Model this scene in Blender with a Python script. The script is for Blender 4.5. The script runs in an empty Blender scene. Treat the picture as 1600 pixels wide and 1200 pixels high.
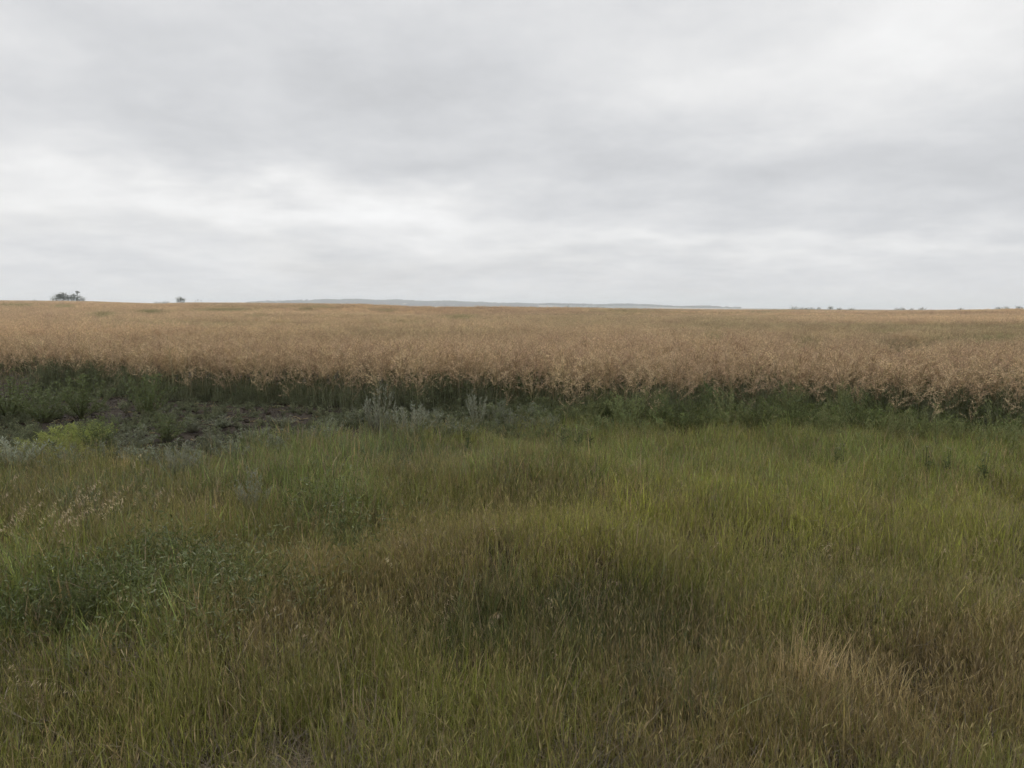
import bpy, math, random
import numpy as np
from mathutils import Matrix, Vector

# ------------------------------------------------------------------ camera, sky, sun, exposure
scene = bpy.context.scene
rng = np.random.default_rng(11)
random.seed(11)
F = 1209.0                       # focal length in photo pixels (photo 1600 x 1200)
CAM_Z = 1.75
HOR0, HOR1 = 475.0, 483.0        # true horizon at the left and right photo border
PITCH = math.atan((600 - (HOR0 + HOR1) / 2) / F)
ROLL = math.atan((HOR1 - HOR0) / 1600)
cam_data = bpy.data.cameras.new('camera')
cam = bpy.data.objects.new('camera', cam_data)
scene.collection.objects.link(cam)
cam_data.sensor_width = 36.0
cam_data.lens = 36.0 * F / 1600
cam_data.clip_start = 0.05
cam_data.clip_end = 60000
CAM_M = Matrix.Translation((0, 0, CAM_Z)) @ Matrix.Rotation(math.pi / 2 - PITCH, 4, 'X') @ Matrix.Rotation(ROLL, 4, 'Z')
cam.matrix_world = CAM_M
scene.camera = cam

SUN_EL, SUN_AZ = math.radians(46), math.radians(-28)     # azimuth from +Y, clockwise
world = bpy.data.worlds.new('World')
scene.world = world
world.use_nodes = True
world.cycles.sampling_method = 'NONE'      # an even overcast sky needs no importance map


class NT:
    """small node-tree helper"""
    def __init__(s, tree):
        s.t = tree
        tree.nodes.clear()

    def n(s, kind, _in=None, **kw):
        nd = s.t.nodes.new(kind)
        for k, v in kw.items():
            setattr(nd, k, v)
        for k, v in (_in or {}).items():
            if isinstance(v, bpy.types.NodeSocket):
                s.t.links.new(v, nd.inputs[k])
            else:
                nd.inputs[k].default_value = v
        return nd

    def m(s, op, a, b=0.0, c=None, clamp=False):
        i = {0: a, 1: b}
        if c is not None:
            i[2] = c
        return s.n('ShaderNodeMath', i, operation=op, use_clamp=clamp).outputs[0]

    def vm(s, op, a, b=None):
        i = {0: a}
        if b is not None:
            i[1] = b
        return s.n('ShaderNodeVectorMath', i, operation=op).outputs[0]

    def mix(s, f, a, b, blend='MIX'):
        nd = s.t.nodes.new('ShaderNodeMix')
        nd.data_type = 'RGBA'
        nd.blend_type = blend
        for idx, v in ((0, f), (6, a), (7, b)):
            if isinstance(v, bpy.types.NodeSocket):
                s.t.links.new(v, nd.inputs[idx])
            elif idx == 0:
                nd.inputs[0].default_value = v
            else:
                nd.inputs[idx].default_value = (v[0], v[1], v[2], 1)
        return nd.outputs[2]

    def noise(s, vec, scale, detail=4.0, rough=0.55, dist=0.0):
        return s.n('ShaderNodeTexNoise', {'Vector': vec, 'Scale': scale, 'Detail': detail, 'Roughness': rough,
                                          'Distortion': dist}).outputs['Fac']

    def maprange(s, v, a, b, c=0.0, d=1.0, smooth=True):
        nd = s.n('ShaderNodeMapRange', {0: v, 1: a, 2: b, 3: c, 4: d})
        nd.interpolation_type = 'SMOOTHSTEP' if smooth else 'LINEAR'
        return nd.outputs[0]


w = NT(world.node_tree)
sky = w.n('ShaderNodeTexSky', sky_type='NISHITA', sun_disc=False, sun_elevation=SUN_EL, sun_rotation=SUN_AZ,
          air_density=1.0, dust_density=3.0)
bg_sky = w.n('ShaderNodeBackground', {'Color': sky.outputs[0], 'Strength': 0.08})
dirn = w.vm('NORMALIZE', w.n('ShaderNodeTexCoord').outputs['Generated'])
sep = w.n('ShaderNodeSeparateXYZ', {0: dirn})
zc = w.m('ADD', w.m('MAXIMUM', sep.outputs[2], 0.0), 0.20)
uv = w.n('ShaderNodeCombineXYZ', {0: w.m('DIVIDE', sep.outputs[0], zc), 1: w.m('DIVIDE', sep.outputs[1], zc), 2: 0.37}).outputs[0]
big = w.noise(uv, 0.55, 3.0, 0.5)
fine = w.noise(uv, 2.6, 6.0, 0.64)
warp = w.n('ShaderNodeTexNoise', {'Vector': uv, 'Scale': 1.6, 'Detail': 4.0}).outputs['Color']
az = w.m('ARCTAN2', sep.outputs[0], sep.outputs[1])
el = w.m('ARCSINE', sep.outputs[2])
wsep = w.n('ShaderNodeSeparateXYZ', {0: warp})
az = w.m('ADD', az, w.m('MULTIPLY', w.m('SUBTRACT', wsep.outputs[0], 0.5), 0.34))
el = w.m('ADD', el, w.m('MULTIPLY', w.m('SUBTRACT', wsep.outputs[1], 0.5), 0.15))
# thinner (brighter) and thicker (greyer) banks of the cloud deck: photo x, y, half sizes, amount
BANKS = [(330, 326, 230, 28, 0.125), (620, 352, 160, 22, 0.11), (60, 330, 160, 50, 0.04), (1130, 150, 240, 55, 0.08),
         (1490, 90, 110, 70, 0.08), (620, 150, 320, 80, -0.08), (1320, 265, 330, 40, -0.07), (300, 205, 180, 60, -0.04),
         (1150, 388, 480, 20, 0.085), (350, 405, 400, 18, 0.04), (1560, 330, 180, 50, -0.04), (740, 268, 300, 30, -0.05)]
tone = w.m('MULTIPLY', w.m('SUBTRACT', big, 0.5), 0.16)
tone = w.m('ADD', tone, w.m('MULTIPLY', w.m('SUBTRACT', fine, 0.5), 0.27))
for bx_, by_, rx_, ry_, amt in BANKS:
    a0 = math.atan((bx_ - 800) / F)
    e0 = math.atan(((HOR0 + HOR1) / 2 - by_) / F)
    da = w.m('DIVIDE', w.m('SUBTRACT', az, a0), rx_ / F)
    de = w.m('DIVIDE', w.m('SUBTRACT', el, e0), ry_ / F)
    d2 = w.m('ADD', w.m('MULTIPLY', da, da), w.m('MULTIPLY', de, de))
    g = w.m('EXPONENT', w.m('MULTIPLY', d2, -0.8))
    tone = w.m('MULTIPLY_ADD', g, amt * 1.3, tone)
# overcast sky: brighter overhead than at the horizon
zen = w.maprange(sep.outputs[2], 0.35, 1.0, 0.0, 0.55)
lum = w.m('ADD', w.m('ADD', tone, 0.765), zen)
lum = w.m('MINIMUM', w.m('MAXIMUM', lum, 0.4), 1.6)
cloud_col = w.mix(w.maprange(tone, -0.12, 0.14), (0.962, 0.978, 1.008), (1.0, 1.0, 1.0))
bg_cloud = w.n('ShaderNodeBackground', {'Color': cloud_col, 'Strength': lum})
cover = w.maprange(big, 0.28, 0.5, 0.90, 0.99)
mixw = w.n('ShaderNodeMixShader', {0: cover, 1: bg_sky.outputs[0], 2: bg_cloud.outputs[0]})
w.n('ShaderNodeOutputWorld', {0: mixw.outputs[0]})

sun_data = bpy.data.lights.new('sun', 'SUN')
sun_data.energy = 1.3
sun_data.angle = math.radians(28)
sun_data.color = (1.0, 0.965, 0.92)
sun = bpy.data.objects.new('sun', sun_data)
scene.collection.objects.link(sun)
sd = Vector((math.cos(SUN_EL) * math.sin(SUN_AZ), math.cos(SUN_EL) * math.cos(SUN_AZ), math.sin(SUN_EL)))
sun.rotation_euler = sd.to_track_quat('Z', 'Y').to_euler()
sun.location = (0, 0, 40)

vs = scene.view_settings
vs.view_transform = 'Standard'
vs.look = 'None'
vs.exposure = 0.0
vs.gamma = 1.0
vs.use_curve_mapping = False
scene.render.engine = 'CYCLES'
scene.cycles.max_bounces = 6
scene.cycles.diffuse_bounces = 3
scene.cycles.transmission_bounces = 3
scene.cycles.volume_bounces = 2
scene.cycles.use_adaptive_sampling = True
scene.cycles.adaptive_threshold = 0.03
scene.cycles.use_denoising = True

# ------------------------------------------------------------------ pixels, terrain
_R = np.array(CAM_M.to_3x3())
COL = scene.collection


def ground_at(px, py, z=0.0):
    """photo pixel -> point on the level z"""
    d = _R @ np.array([(px - 800) / F, (600 - py) / F, -1.0])
    t = (z - CAM_Z) / d[2]
    return d[0] * t, d[1] * t


def project(x, y, z):
    p = np.stack([x, y, z - CAM_Z], -1) @ _R
    k = -np.where(p[..., 2] > -0.05, -0.05, p[..., 2])
    return 800 + F * p[..., 0] / k, 600 - F * p[..., 1] / k


def column(x, y):
    """photo column of a compass direction"""
    yy = np.maximum(y, 1e-3)
    c = 800 + F * (x / yy) / math.cos(PITCH)
    return np.where(y <= 0, np.where(x < 0, -1500.0, 3100.0), np.clip(c, -1500, 3100))


def horizon(px):
    return HOR0 + (HOR1 - HOR0) * px / 1600


SKY_X = np.array([-1500, -200, 0, 130, 190, 245, 290, 400, 560, 590, 625, 690, 780, 900, 960, 1060, 1260, 1360, 1480, 1600, 1800, 3100.])
SKY_Y = np.array([466, 469.5, 470.5, 471.2, 473, 474.3, 473, 473.2, 475, 477, 479.8, 482, 480.6, 481.2, 483.0, 484, 484, 485, 484.5, 483.3, 482.5, 489.])
DIS_X = np.array([-1500, 0, 400, 560, 640, 800, 1600, 3100.])
DIS_Y = np.array([620, 690, 740, 640, 500, 450, 430, 430.])


def smooth(t):
    t = np.clip(t, 0, 1)
    return t * t * (3 - 2 * t)


HUMPS = [ground_at(*p[:2]) + p[2:] for p in ((790, 915, .7, .23), (950, 900, .55, .18), (660, 945, .4, .06), (150, 920, .8, .14), (540, 820, .5, .13), (800, 765, 1.0, .16),
         (460, 760, .8, .12), (1130, 800, 1.1, .12), (1400, 850, 1.1, .10), (560, 950, .6, .08), (1300, 980, .5, .10), (300, 1060, .4, .07),
         (1050, 1010, .5, -.08), (380, 900, .5, -.08), (660, 830, .6, -.06), (1260, 900, .5, -.08))]


def terrain(x, y):
    x = np.asarray(x, float)
    y = np.asarray(y, float)
    r = np.hypot(x, y)
    px = column(x, y)
    e = (horizon(px) - np.interp(px, SKY_X, SKY_Y)) / F
    D = np.interp(px, DIS_X, DIS_Y)
    zd = CAM_Z - 1.0 + D * e
    t = np.clip((r - 18) / (D - 18), 0, 1)
    z = zd * t ** 1.25
    und = (0.5 * np.sin(x / 31 + 0.4 * np.sin(y / 47)) * np.sin(y / 43 + 1.1) + 0.32 * np.sin(x / 17 + y / 29 + 2)
           + 0.4 * np.sin(y / 22 + 0.8 * np.sin(x / 60)))
    z = z + und * 1.1 * np.clip(t * 5, 0, 1) * (1 - t)
    drop = smooth((r - D - 40) / 700)
    z = z * (1 - drop) + (-9 + 1.2 * np.sin(x / 410 + 1) * np.sin(y / 530)) * drop
    near = np.exp(-(r / 14) ** 2)
    z = z + near * (0.045 * np.sin(x * 1.3 + 0.7) * np.sin(y * 1.1 + 0.3) + 0.03 * np.sin(x * 2.9 + y * 1.7))
    for hx, hy, hr, hh in HUMPS:
        z = z + hh * np.exp(-((x - hx) ** 2 + ((y - hy) * 1.25) ** 2) / (hr * hr))
    return z


EDGE_P = [(-500, 585), (-200, 597), (0, 604), (150, 613), (240, 624), (330, 632), (450, 630), (600, 637), (750, 647),
          (900, 651), (1050, 654), (1200, 655), (1350, 660), (1450, 665), (1600, 672), (1800, 682), (2100, 695)]
_e = np.array([ground_at(*p) for p in EDGE_P])
EDGE_AZ = np.arctan2(_e[:, 0], _e[:, 1])
EDGE_R = np.hypot(_e[:, 0], _e[:, 1])


def crop_edge(az):
    return np.interp(az, EDGE_AZ, EDGE_R) + 0.2 * np.sin(az * 61) + 0.16 * np.sin(az * 133 + 1) + 0.3 * np.sin(az * 17 + 2)


VERGE_P = [(-500, 745), (0, 733), (150, 732), (250, 738), (330, 722), (400, 706), (560, 696), (700, 690), (900, 680),
           (1100, 676), (1600, 684), (2100, 700)]
_v = np.array([ground_at(*p) for p in VERGE_P])
VERGE_AZ = np.arctan2(_v[:, 0], _v[:, 1])
VERGE_R = np.hypot(_v[:, 0], _v[:, 1])


def verge_edge(az):
    return np.interp(az, VERGE_AZ, VERGE_R)


# ------------------------------------------------------------------ materials
def veg_material(name, tinted, translucency=0.25, rough=0.65, spec=0.2):
    """leaf and stalk material: own colour of the piece x colour of the plant it belongs to"""
    mt = bpy.data.materials.new(name)
    mt.use_nodes = True
    t = NT(mt.node_tree)
    c = t.n('ShaderNodeAttribute', attribute_name='col').outputs['Color']
    if tinted:
        ti = t.n('ShaderNodeAttribute', attribute_name='tint', attribute_type='INSTANCER').outputs['Color']
        c = t.mix(1.0, c, ti, 'MULTIPLY')
    rnd = t.n('ShaderNodeObjectInfo').outputs['Random']
    pos = t.n('ShaderNodeNewGeometry').outputs['Position']
    sp = t.noise(pos, 55.0, 2.0)
    v = t.m('ADD', t.maprange(rnd, 0, 1, 0.8, 1.2, False), t.maprange(sp, 0.3, 0.7, -0.14, 0.14, False))
    hs = t.n('ShaderNodeHueSaturation', {'Color': c, 'Value': v, 'Hue': t.maprange(rnd, 0, 1, 0.488, 0.512, False)})
    c = hs.outputs[0]
    p = t.n('ShaderNodeBsdfPrincipled', {'Base Color': c, 'Roughness': rough, 'Specular IOR Level': spec})
    tr = t.n('ShaderNodeBsdfTranslucent', {'Color': c})
    mx = t.n('ShaderNodeMixShader', {0: translucency, 1: p.outputs[0], 2: tr.outputs[0]})
    t.n('ShaderNodeOutputMaterial', {0: mx.outputs[0]})
    return mt


M_VEG = veg_material('leaves', False, 0.42)
M_GRASS = veg_material('grass_blades', False, 0.24, 0.5, 0.4)
M_VEG_T = veg_material('leaves_tinted', True, 0.42)
M_DRY = veg_material('dry_stalks', False, 0.32, 0.75, 0.15)
M_DRY_T = veg_material('dry_stalks_tinted', True, 0.32, 0.75, 0.15)


def ground_material():
    mt = bpy.data.materials.new('soil_and_fields')
    mt.use_nodes = True
    t = NT(mt.node_tree)
    pos = t.n('ShaderNodeNewGeometry').outputs['Position']
    zone = t.n('ShaderNodeAttribute', attribute_name='zone')
    zs = t.n('ShaderNodeSeparateColor', {0: zone.outputs['Color']})
    n1 = t.noise(pos, 2.2, 6, 0.6)
    n2 = t.noise(pos, 23.0, 5, 0.6)
    soil = t.mix(t.maprange(n1, 0.35, 0.65), (0.026, 0.020, 0.014), (0.044, 0.034, 0.024))
    soil = t.mix(t.maprange(n2, 0.58, 0.78), soil, (0.075, 0.057, 0.038))
    verge = t.mix(t.maprange(n2, 0.4, 0.65), (0.030, 0.024, 0.015), (0.070, 0.053, 0.030))
    stub = t.mix(t.maprange(n2, 0.4, 0.65), (0.045, 0.038, 0.028), (0.09, 0.07, 0.045))
    # far plain: big fields of ripe crop, stubble and pasture
    vo = t.n('ShaderNodeTexVoronoi', {'Vector': t.vm('MULTIPLY', pos, (0.0011, 0.0017, 0.0)), 'Scale': 1.0, 'Randomness': 0.8})
    vs_ = t.n('ShaderNodeSeparateColor', {0: vo.outputs['Color']})
    far = t.mix(t.maprange(vs_.outputs[0], 0.2, 0.8, 0, 1, False), (0.40, 0.30, 0.19), (0.55, 0.43, 0.29))
    far = t.mix(t.maprange(vs_.outputs[1], 0.78, 0.8), far, (0.16, 0.17, 0.08))
    c = t.mix(zs.outputs[0], soil, verge)
    c = t.mix(zs.outputs[1], c, stub)
    c = t.mix(zs.outputs[2], c, far)
    bmp = t.n('ShaderNodeBump', {'Height': t.m('ADD', t.m('MULTIPLY', n1, 0.6), n2), 'Distance': 0.05, 'Strength': 0.9})
    p = t.n('ShaderNodeBsdfPrincipled', {'Base Color': c, 'Roughness': 0.92, 'Specular IOR Level': 0.12,
                                         'Normal': bmp.outputs[0]})
    t.n('ShaderNodeOutputMaterial', {0: p.outputs[0]})
    return mt


def hill_material():
    mt = bpy.data.materials.new('far_hillside')
    mt.use_nodes = True
    t = NT(mt.node_tree)
    pos = t.n('ShaderNodeNewGeometry').outputs['Position']
    n = t.noise(t.vm('MULTIPLY', pos, (0.0015, 0.0009, 0.0)), 1.0, 3)
    c = t.mix(t.maprange(n, 0.42, 0.58), (0.09, 0.095, 0.06), (0.30, 0.24, 0.16))
    p = t.n('ShaderNodeBsdfPrincipled', {'Base Color': c, 'Roughness': 0.9, 'Specular IOR Level': 0.1})
    t.n('ShaderNodeOutputMaterial', {0: p.outputs[0]})
    return mt


# ------------------------------------------------------------------ mesh collector
class MB:
    def __init__(s):
        s.v, s.f, s.c = [], [], []

    def add(s, verts, faces, cols):
        o = len(s.v)
        s.v += [tuple(p) for p in verts]
        s.f += [tuple(i + o for i in f) for f in faces]
        s.c += [tuple(c) for c in cols]

    def blade(s, base, az, h, wd, lean, curl, c0, c1, seg=3):
        """a tapering, bending grass blade"""
        dx, dy = math.cos(az), math.sin(az)
        sx, sy = -dy, dx
        tw = random.uniform(-0.6, 0.6)
        vs_, cs, fs = [], [], []
        x = z = 0.0
        a = lean
        st = h / seg
        for k in range(seg + 1):
            u = k / seg
            wk = wd * 0.5 * (1 - u ** 1.6) * (0.75 + 0.5 * min(u * 3, 1))
            cx, cy, cz = base[0] + dx * x, base[1] + dy * x, base[2] + z
            ox, oy = sx * math.cos(tw) + dx * math.sin(tw), sy * math.cos(tw) + dy * math.sin(tw)
            col = [c0[i] + (c1[i] - c0[i]) * u for i in range(3)]
            if k < seg:
                vs_ += [(cx - ox * wk, cy - oy * wk, cz), (cx + ox * wk, cy + oy * wk, cz)]
                cs += [col, col]
            else:
                vs_.append((cx, cy, cz))
                cs.append(col)
            x += st * math.sin(a)
            z += st * math.cos(a)
            a += curl / seg
        for k in range(seg - 1):
            fs.append((2 * k, 2 * k + 1, 2 * k + 3, 2 * k + 2))
        fs.append((2 * seg - 2, 2 * seg - 1, 2 * seg))
        s.add(vs_, fs, cs)
        return base[0] + dx * x, base[1] + dy * x, base[2] + z

    def tube(s, pts, radii, cols, sides=3):
        vs_, cs, fs = [], [], []
        n = len(pts)
        for k in range(n):
            p = Vector(pts[k])
            d = (Vector(pts[min(k + 1, n - 1)]) - Vector(pts[max(k - 1, 0)]))
            d = d.normalized() if d.length > 1e-9 else Vector((0, 0, 1))
            a = d.cross(Vector((0.31, 0.9, 0.2))).normalized()
            b = d.cross(a)
            for j in range(sides):
                th = 2 * math.pi * j / sides
                q = p + (a * math.cos(th) + b * math.sin(th)) * radii[k]
                vs_.append(q)
                cs.append(cols[k])
        for k in range(n - 1):
            for j in range(sides):
                j2 = (j + 1) % sides
                fs.append((k * sides + j, k * sides + j2, (k + 1) * sides + j2, (k + 1) * sides + j))
        s.add(vs_, fs, cs)

    def leaf(s, p, d, ln, wd, c, c2=None):
        """a pointed leaf or pod: base, widest pair, tip, folded a little"""
        p = Vector(p)
        d = Vector(d).normalized()
        a = d.cross(Vector((random.uniform(-1, 1), random.uniform(-1, 1), random.uniform(-1, 1)))).normalized()
        b = d.cross(a)
        m = p + d * ln * 0.45
        c2 = c2 or c
        s.add([p, m + a * wd * 0.5 + b * wd * 0.15, p + d * ln, m - a * wd * 0.5 + b * wd * 0.15],
              [(0, 1, 2), (0, 2, 3)], [c, c, c2, c])

    def mesh(s, name, mat):
        me = bpy.data.meshes.new(name)
        me.from_pydata(s.v, [], s.f)
        ca = me.color_attributes.new('col', 'FLOAT_COLOR', 'POINT')
        arr = np.ones((len(s.v), 4), np.float32)
        arr[:, :3] = np.array(s.c, np.float32).reshape(-1, 3)
        ca.data.foreach_set('color', arr.ravel())
        me.materials.append(mat)
        me.update()
        return me


U = random.uniform


def ucol(c, k=0.15):
    f = U(1 - k, 1 + k)
    return (c[0] * f * U(.95, 1.05), c[1] * f, c[2] * f * U(.92, 1.08))


# ------------------------------------------------------------------ objects
def link(name, data, parent=None, loc=None):
    o = bpy.data.objects.new(name, data)
    COL.objects.link(o)
    if parent:
        o.parent = parent
    if loc is not None:
        o.location = loc
    return o


def tag(o, label=None, cat=None, group=None, kind=None):
    for k, v in (('label', label), ('category', cat), ('group', group), ('kind', kind)):
        if v:
            o[k] = v
    return o


def copy_tree(o, parent=None):
    c = o.copy()
    COL.objects.link(c)
    c.parent = parent
    for ch in o.children:
        copy_tree(ch, c)
    return c


def scatter_group(coll):
    """geometry nodes: put one of the collection's clumps on every point"""
    ng = bpy.data.node_groups.new('scatter', 'GeometryNodeTree')
    ng.interface.new_socket('Geometry', in_out='INPUT', socket_type='NodeSocketGeometry')
    ng.interface.new_socket('Geometry', in_out='OUTPUT', socket_type='NodeSocketGeometry')
    N, L = ng.nodes, ng.links
    gi, go = N.new('NodeGroupInput'), N.new('NodeGroupOutput')
    ci = N.new('GeometryNodeCollectionInfo')
    ci.inputs[0].default_value = coll
    ci.inputs['Separate Children'].default_value = True
    ci.inputs['Reset Children'].default_value = True
    ip = N.new('GeometryNodeInstanceOnPoints')
    ip.inputs['Pick Instance'].default_value = True

    def attr(nm, ty):
        a = N.new('GeometryNodeInputNamedAttribute')
        a.data_type = ty
        a.inputs['Name'].default_value = nm
        return a.outputs['Attribute']
    L.new(gi.outputs[0], ip.inputs['Points'])
    L.new(ci.outputs[0], ip.inputs['Instance'])
    L.new(attr('pick', 'INT'), ip.inputs['Instance Index'])
    L.new(attr('turn', 'FLOAT_VECTOR'), ip.inputs['Rotation'])
    L.new(attr('size', 'FLOAT_VECTOR'), ip.inputs['Scale'])
    L.new(ip.outputs[0], go.inputs[0])
    return ng


def scatter(name, label, cat, variants, x, y, size, pick, tint, tilt=0.12, sink=0.01, zadd=None, sxy=None):
    n = len(x)
    coll = bpy.data.collections.new(name + '_pieces')
    for i, me in enumerate(variants):
        coll.objects.link(bpy.data.objects.new('%s_piece_%02d' % (name, i), me))
    me = bpy.data.meshes.new(name)
    me.vertices.add(n)
    z = terrain(x, y) - sink
    if zadd is not None:
        z = z + zadd
    me.vertices.foreach_set('co', np.stack([x, y, z], -1).astype(np.float32).ravel())
    a = me.attributes.new('pick', 'INT', 'POINT')
    a.data.foreach_set('value', np.asarray(pick, np.int32))
    a = me.attributes.new('turn', 'FLOAT_VECTOR', 'POINT')
    tr = np.stack([rng.normal(0, tilt, n), rng.normal(0, tilt, n), rng.uniform(0, 6.283, n)], -1)
    a.data.foreach_set('vector', tr.astype(np.float32).ravel())
    a = me.attributes.new('size', 'FLOAT_VECTOR', 'POINT')
    sxy = size if sxy is None else sxy
    a.data.foreach_set('vector', np.stack([sxy, sxy, size], -1).astype(np.float32).ravel())
    a = me.attributes.new('tint', 'FLOAT_COLOR', 'POINT')
    a.data.foreach_set('color', np.concatenate([tint, np.ones((n, 1))], 1).astype(np.float32).ravel())
    me.update()
    o = link(name, me)
    md = o.modifiers.new('scatter', 'NODES')
    md.node_group = scatter_group(coll)
    tag(o, label, cat, kind='stuff')
    return o


def field_noise(x, y, s, seed=0):
    """cheap smooth value noise, -1..1"""
    g = np.random.default_rng(seed)
    v = 0
    for k in range(5):
        a = g.uniform(0, 6.283)
        f = s * g.uniform(0.6, 1.7)
        v = v + np.sin((x * math.cos(a) + y * math.sin(a)) * f + g.uniform(0, 6.283) + 1.3 * np.sin((x * math.sin(a) - y * math.cos(a)) * f * 0.7))
    return v / 3.0


def sample_polar(n, r0, r1, a0, a1):
    r = np.sqrt(rng.uniform(r0 * r0, r1 * r1, n))
    a = rng.uniform(a0, a1, n)
    return r, a


# ------------------------------------------------------------------ ground
def build_ground():
    rr = np.concatenate([[0.0], np.geomspace(0.6, 20, 46), np.geomspace(21.5, 1700, 120), np.geomspace(1800, 14000, 26)])
    av = np.radians(np.linspace(-46, 46, 185))
    ab = np.radians(np.linspace(46, 314, 68)[1:-1])
    aa = np.concatenate([av, ab])
    na, nr = len(aa), len(rr)
    A, Rr = np.meshgrid(aa, rr[1:])
    X, Y = (Rr * np.sin(A)).ravel(), (Rr * np.cos(A)).ravel()
    X, Y = np.append(X, 0.0), np.append(Y, 0.0)
    Z = terrain(X, Y)
    verts = np.stack([X, Y, Z], -1)
    faces = []
    for i in range(nr - 2):
        for j in range(na):
            j2 = (j + 1) % na
            faces.append((i * na + j, (i + 1) * na + j, (i + 1) * na + j2, i * na + j2))
    c = len(X) - 1
    for j in range(na):
        faces.append((c, j, (j + 1) % na))
    me = bpy.data.meshes.new('ground')
    me.from_pydata(verts.tolist(), [], faces)
    a = np.arctan2(X, Y)
    r = np.hypot(X, Y)
    zone = np.zeros((len(X), 4), np.float32)
    zone[:, 0] = 1 - smooth((r - verge_edge(a) + 0.3) / 0.8)
    zone[:, 1] = smooth((r - crop_edge(a) + 0.1) / 0.8) * 0.8
    zone[:, 2] = smooth((r - np.interp(column(X, Y), DIS_X, DIS_Y) - 160) / 200)
    zone[:, 3] = 1
    ca = me.color_attributes.new('zone', 'FLOAT_COLOR', 'POINT')
    ca.data.foreach_set('color', zone.ravel())
    me.materials.append(ground_material())
    me.polygons.foreach_set('use_smooth', np.ones(len(me.polygons), bool))
    me.update()
    tag(link('ground', me), 'rough verge soil, crop field and far plain as one sheet', None, None, 'structure')


build_ground()

HILL_X = np.array([250, 330, 400, 440, 500, 560, 620, 660, 720, 780, 826, 900, 1000, 1060, 1105, 1150, 1260, 1400, 1500.])
HILL_Y = np.array([477, 475, 473.4, 472.0, 470.2, 469.8, 470.6, 472.0, 472.8, 474.8, 476.0, 476.3, 477.5, 479.5, 480.8, 481.6, 482.6, 483.5, 485.])


def hill_z(px, r):
    top = CAM_Z + 4700 * (horizon(px) - np.interp(px, HILL_X, HILL_Y)) / F
    b = np.where(r < 4700, smooth((r - 3600) / 1100), smooth((6800 - r) / 2100))
    side = smooth((px - 250) / 120) * smooth((1500 - px) / 150)
    return -12.0 + (top + 12.0 + 1.3 * np.sin(px / 23) * np.sin(r / 190)) * b * side


def polar_xy(px, r):
    a = np.arctan((np.asarray(px, float) - 800) * math.cos(PITCH) / F)
    return r * np.sin(a), r * np.cos(a)


def build_hills():
    pxs = np.linspace(250, 1500, 150)
    rs = np.linspace(3600, 6800, 34)
    P, Rr = np.meshgrid(pxs, rs)
    X, Y = polar_xy(P, Rr)
    Z = hill_z(P, Rr)
    v = np.stack([X.ravel(), Y.ravel(), Z.ravel()], -1)
    n = len(pxs)
    f = [(i * n + j, i * n + j + 1, (i + 1) * n + j + 1, (i + 1) * n + j) for i in range(len(rs) - 1) for j in range(n - 1)]
    me = bpy.data.meshes.new('hills')
    me.from_pydata(v.tolist(), [], f)
    me.materials.append(hill_material())
    me.polygons.foreach_set('use_smooth', np.ones(len(me.polygons), bool))
    tag(link('hills', me), 'low hazy ridge far beyond the field', None, None, 'structure')


build_hills()

# ------------------------------------------------------------------ ripe canola
POD = (0.72, 0.54, 0.35)
STALK_LO, STALK_HI = (0.28, 0.27, 0.16), (0.40, 0.31, 0.18)


def canola(stem, pods, ox, oy, h, pod_n=110, pw=0.0045, sides=3, branches=7, pl=0.047, leaf_n=7, low=0.46):
    az = U(0, 6.283)
    lean = U(0.02, 0.22)
    pts, cs = [], []
    for k in range(6):
        u = k / 5
        off = lean * h * u * u
        pts.append((ox + math.cos(az) * off + U(-.008, .008), oy + math.sin(az) * off + U(-.008, .008), h * u))
        cs.append(ucol([STALK_LO[i] + (STALK_HI[i] - STALK_LO[i]) * u for i in range(3)], .1))
    stem.tube(pts, [0.006, 0.0055, 0.005, 0.004, 0.003, 0.0015], cs, sides)
    axes = [(pts[3], pts[5])]
    for b in range(branches):
        u = U(low, 0.88)
        k = u * 5
        i = int(k)
        p = Vector(pts[i]).lerp(Vector(pts[i + 1]), k - i)
        ba = U(0, 6.283)
        ln = U(0.22, 0.46) * (1.15 - 0.4 * u)
        sp = U(0.45, 1.05)
        d1 = Vector((math.cos(ba) * math.sin(sp), math.sin(ba) * math.sin(sp), math.cos(sp)))
        droop = U(-0.55, 0.25)
        q1 = p + d1 * ln * 0.5
        q2 = q1 + (d1 + Vector((0, 0, droop))).normalized() * ln * 0.5
        c = ucol(STALK_HI, .12)
        stem.tube([p, q1, q2], [0.0032, 0.0026, 0.0013], [c, c, c], sides)
        axes.append((q1.lerp(p, .4), q2))
    for k in range(pod_n):
        a, b = random.choice(axes)
        a, b = Vector(a), Vector(b)
        t = U(0, 1)
        p = a.lerp(b, t)
        ax = (b - a).normalized()
        d = (ax * U(0.2, 0.9) + Vector((U(-1, 1), U(-1, 1), U(-0.7, 0.5)))).normalized()
        pods.leaf(p, d, pl * U(.75, 1.15), pw * U(.8, 1.25), ucol(POD, .22))
    for k in range(leaf_n):
        u = U(0.05, 0.55)
        i = int(u * 5)
        d = (U(-1, 1), U(-1, 1), U(-0.9, 0.1))
        stem.leaf(pts[i], d, U(.05, .12), U(.012, .03), ucol((.085, .105, .05), .3))


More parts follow.
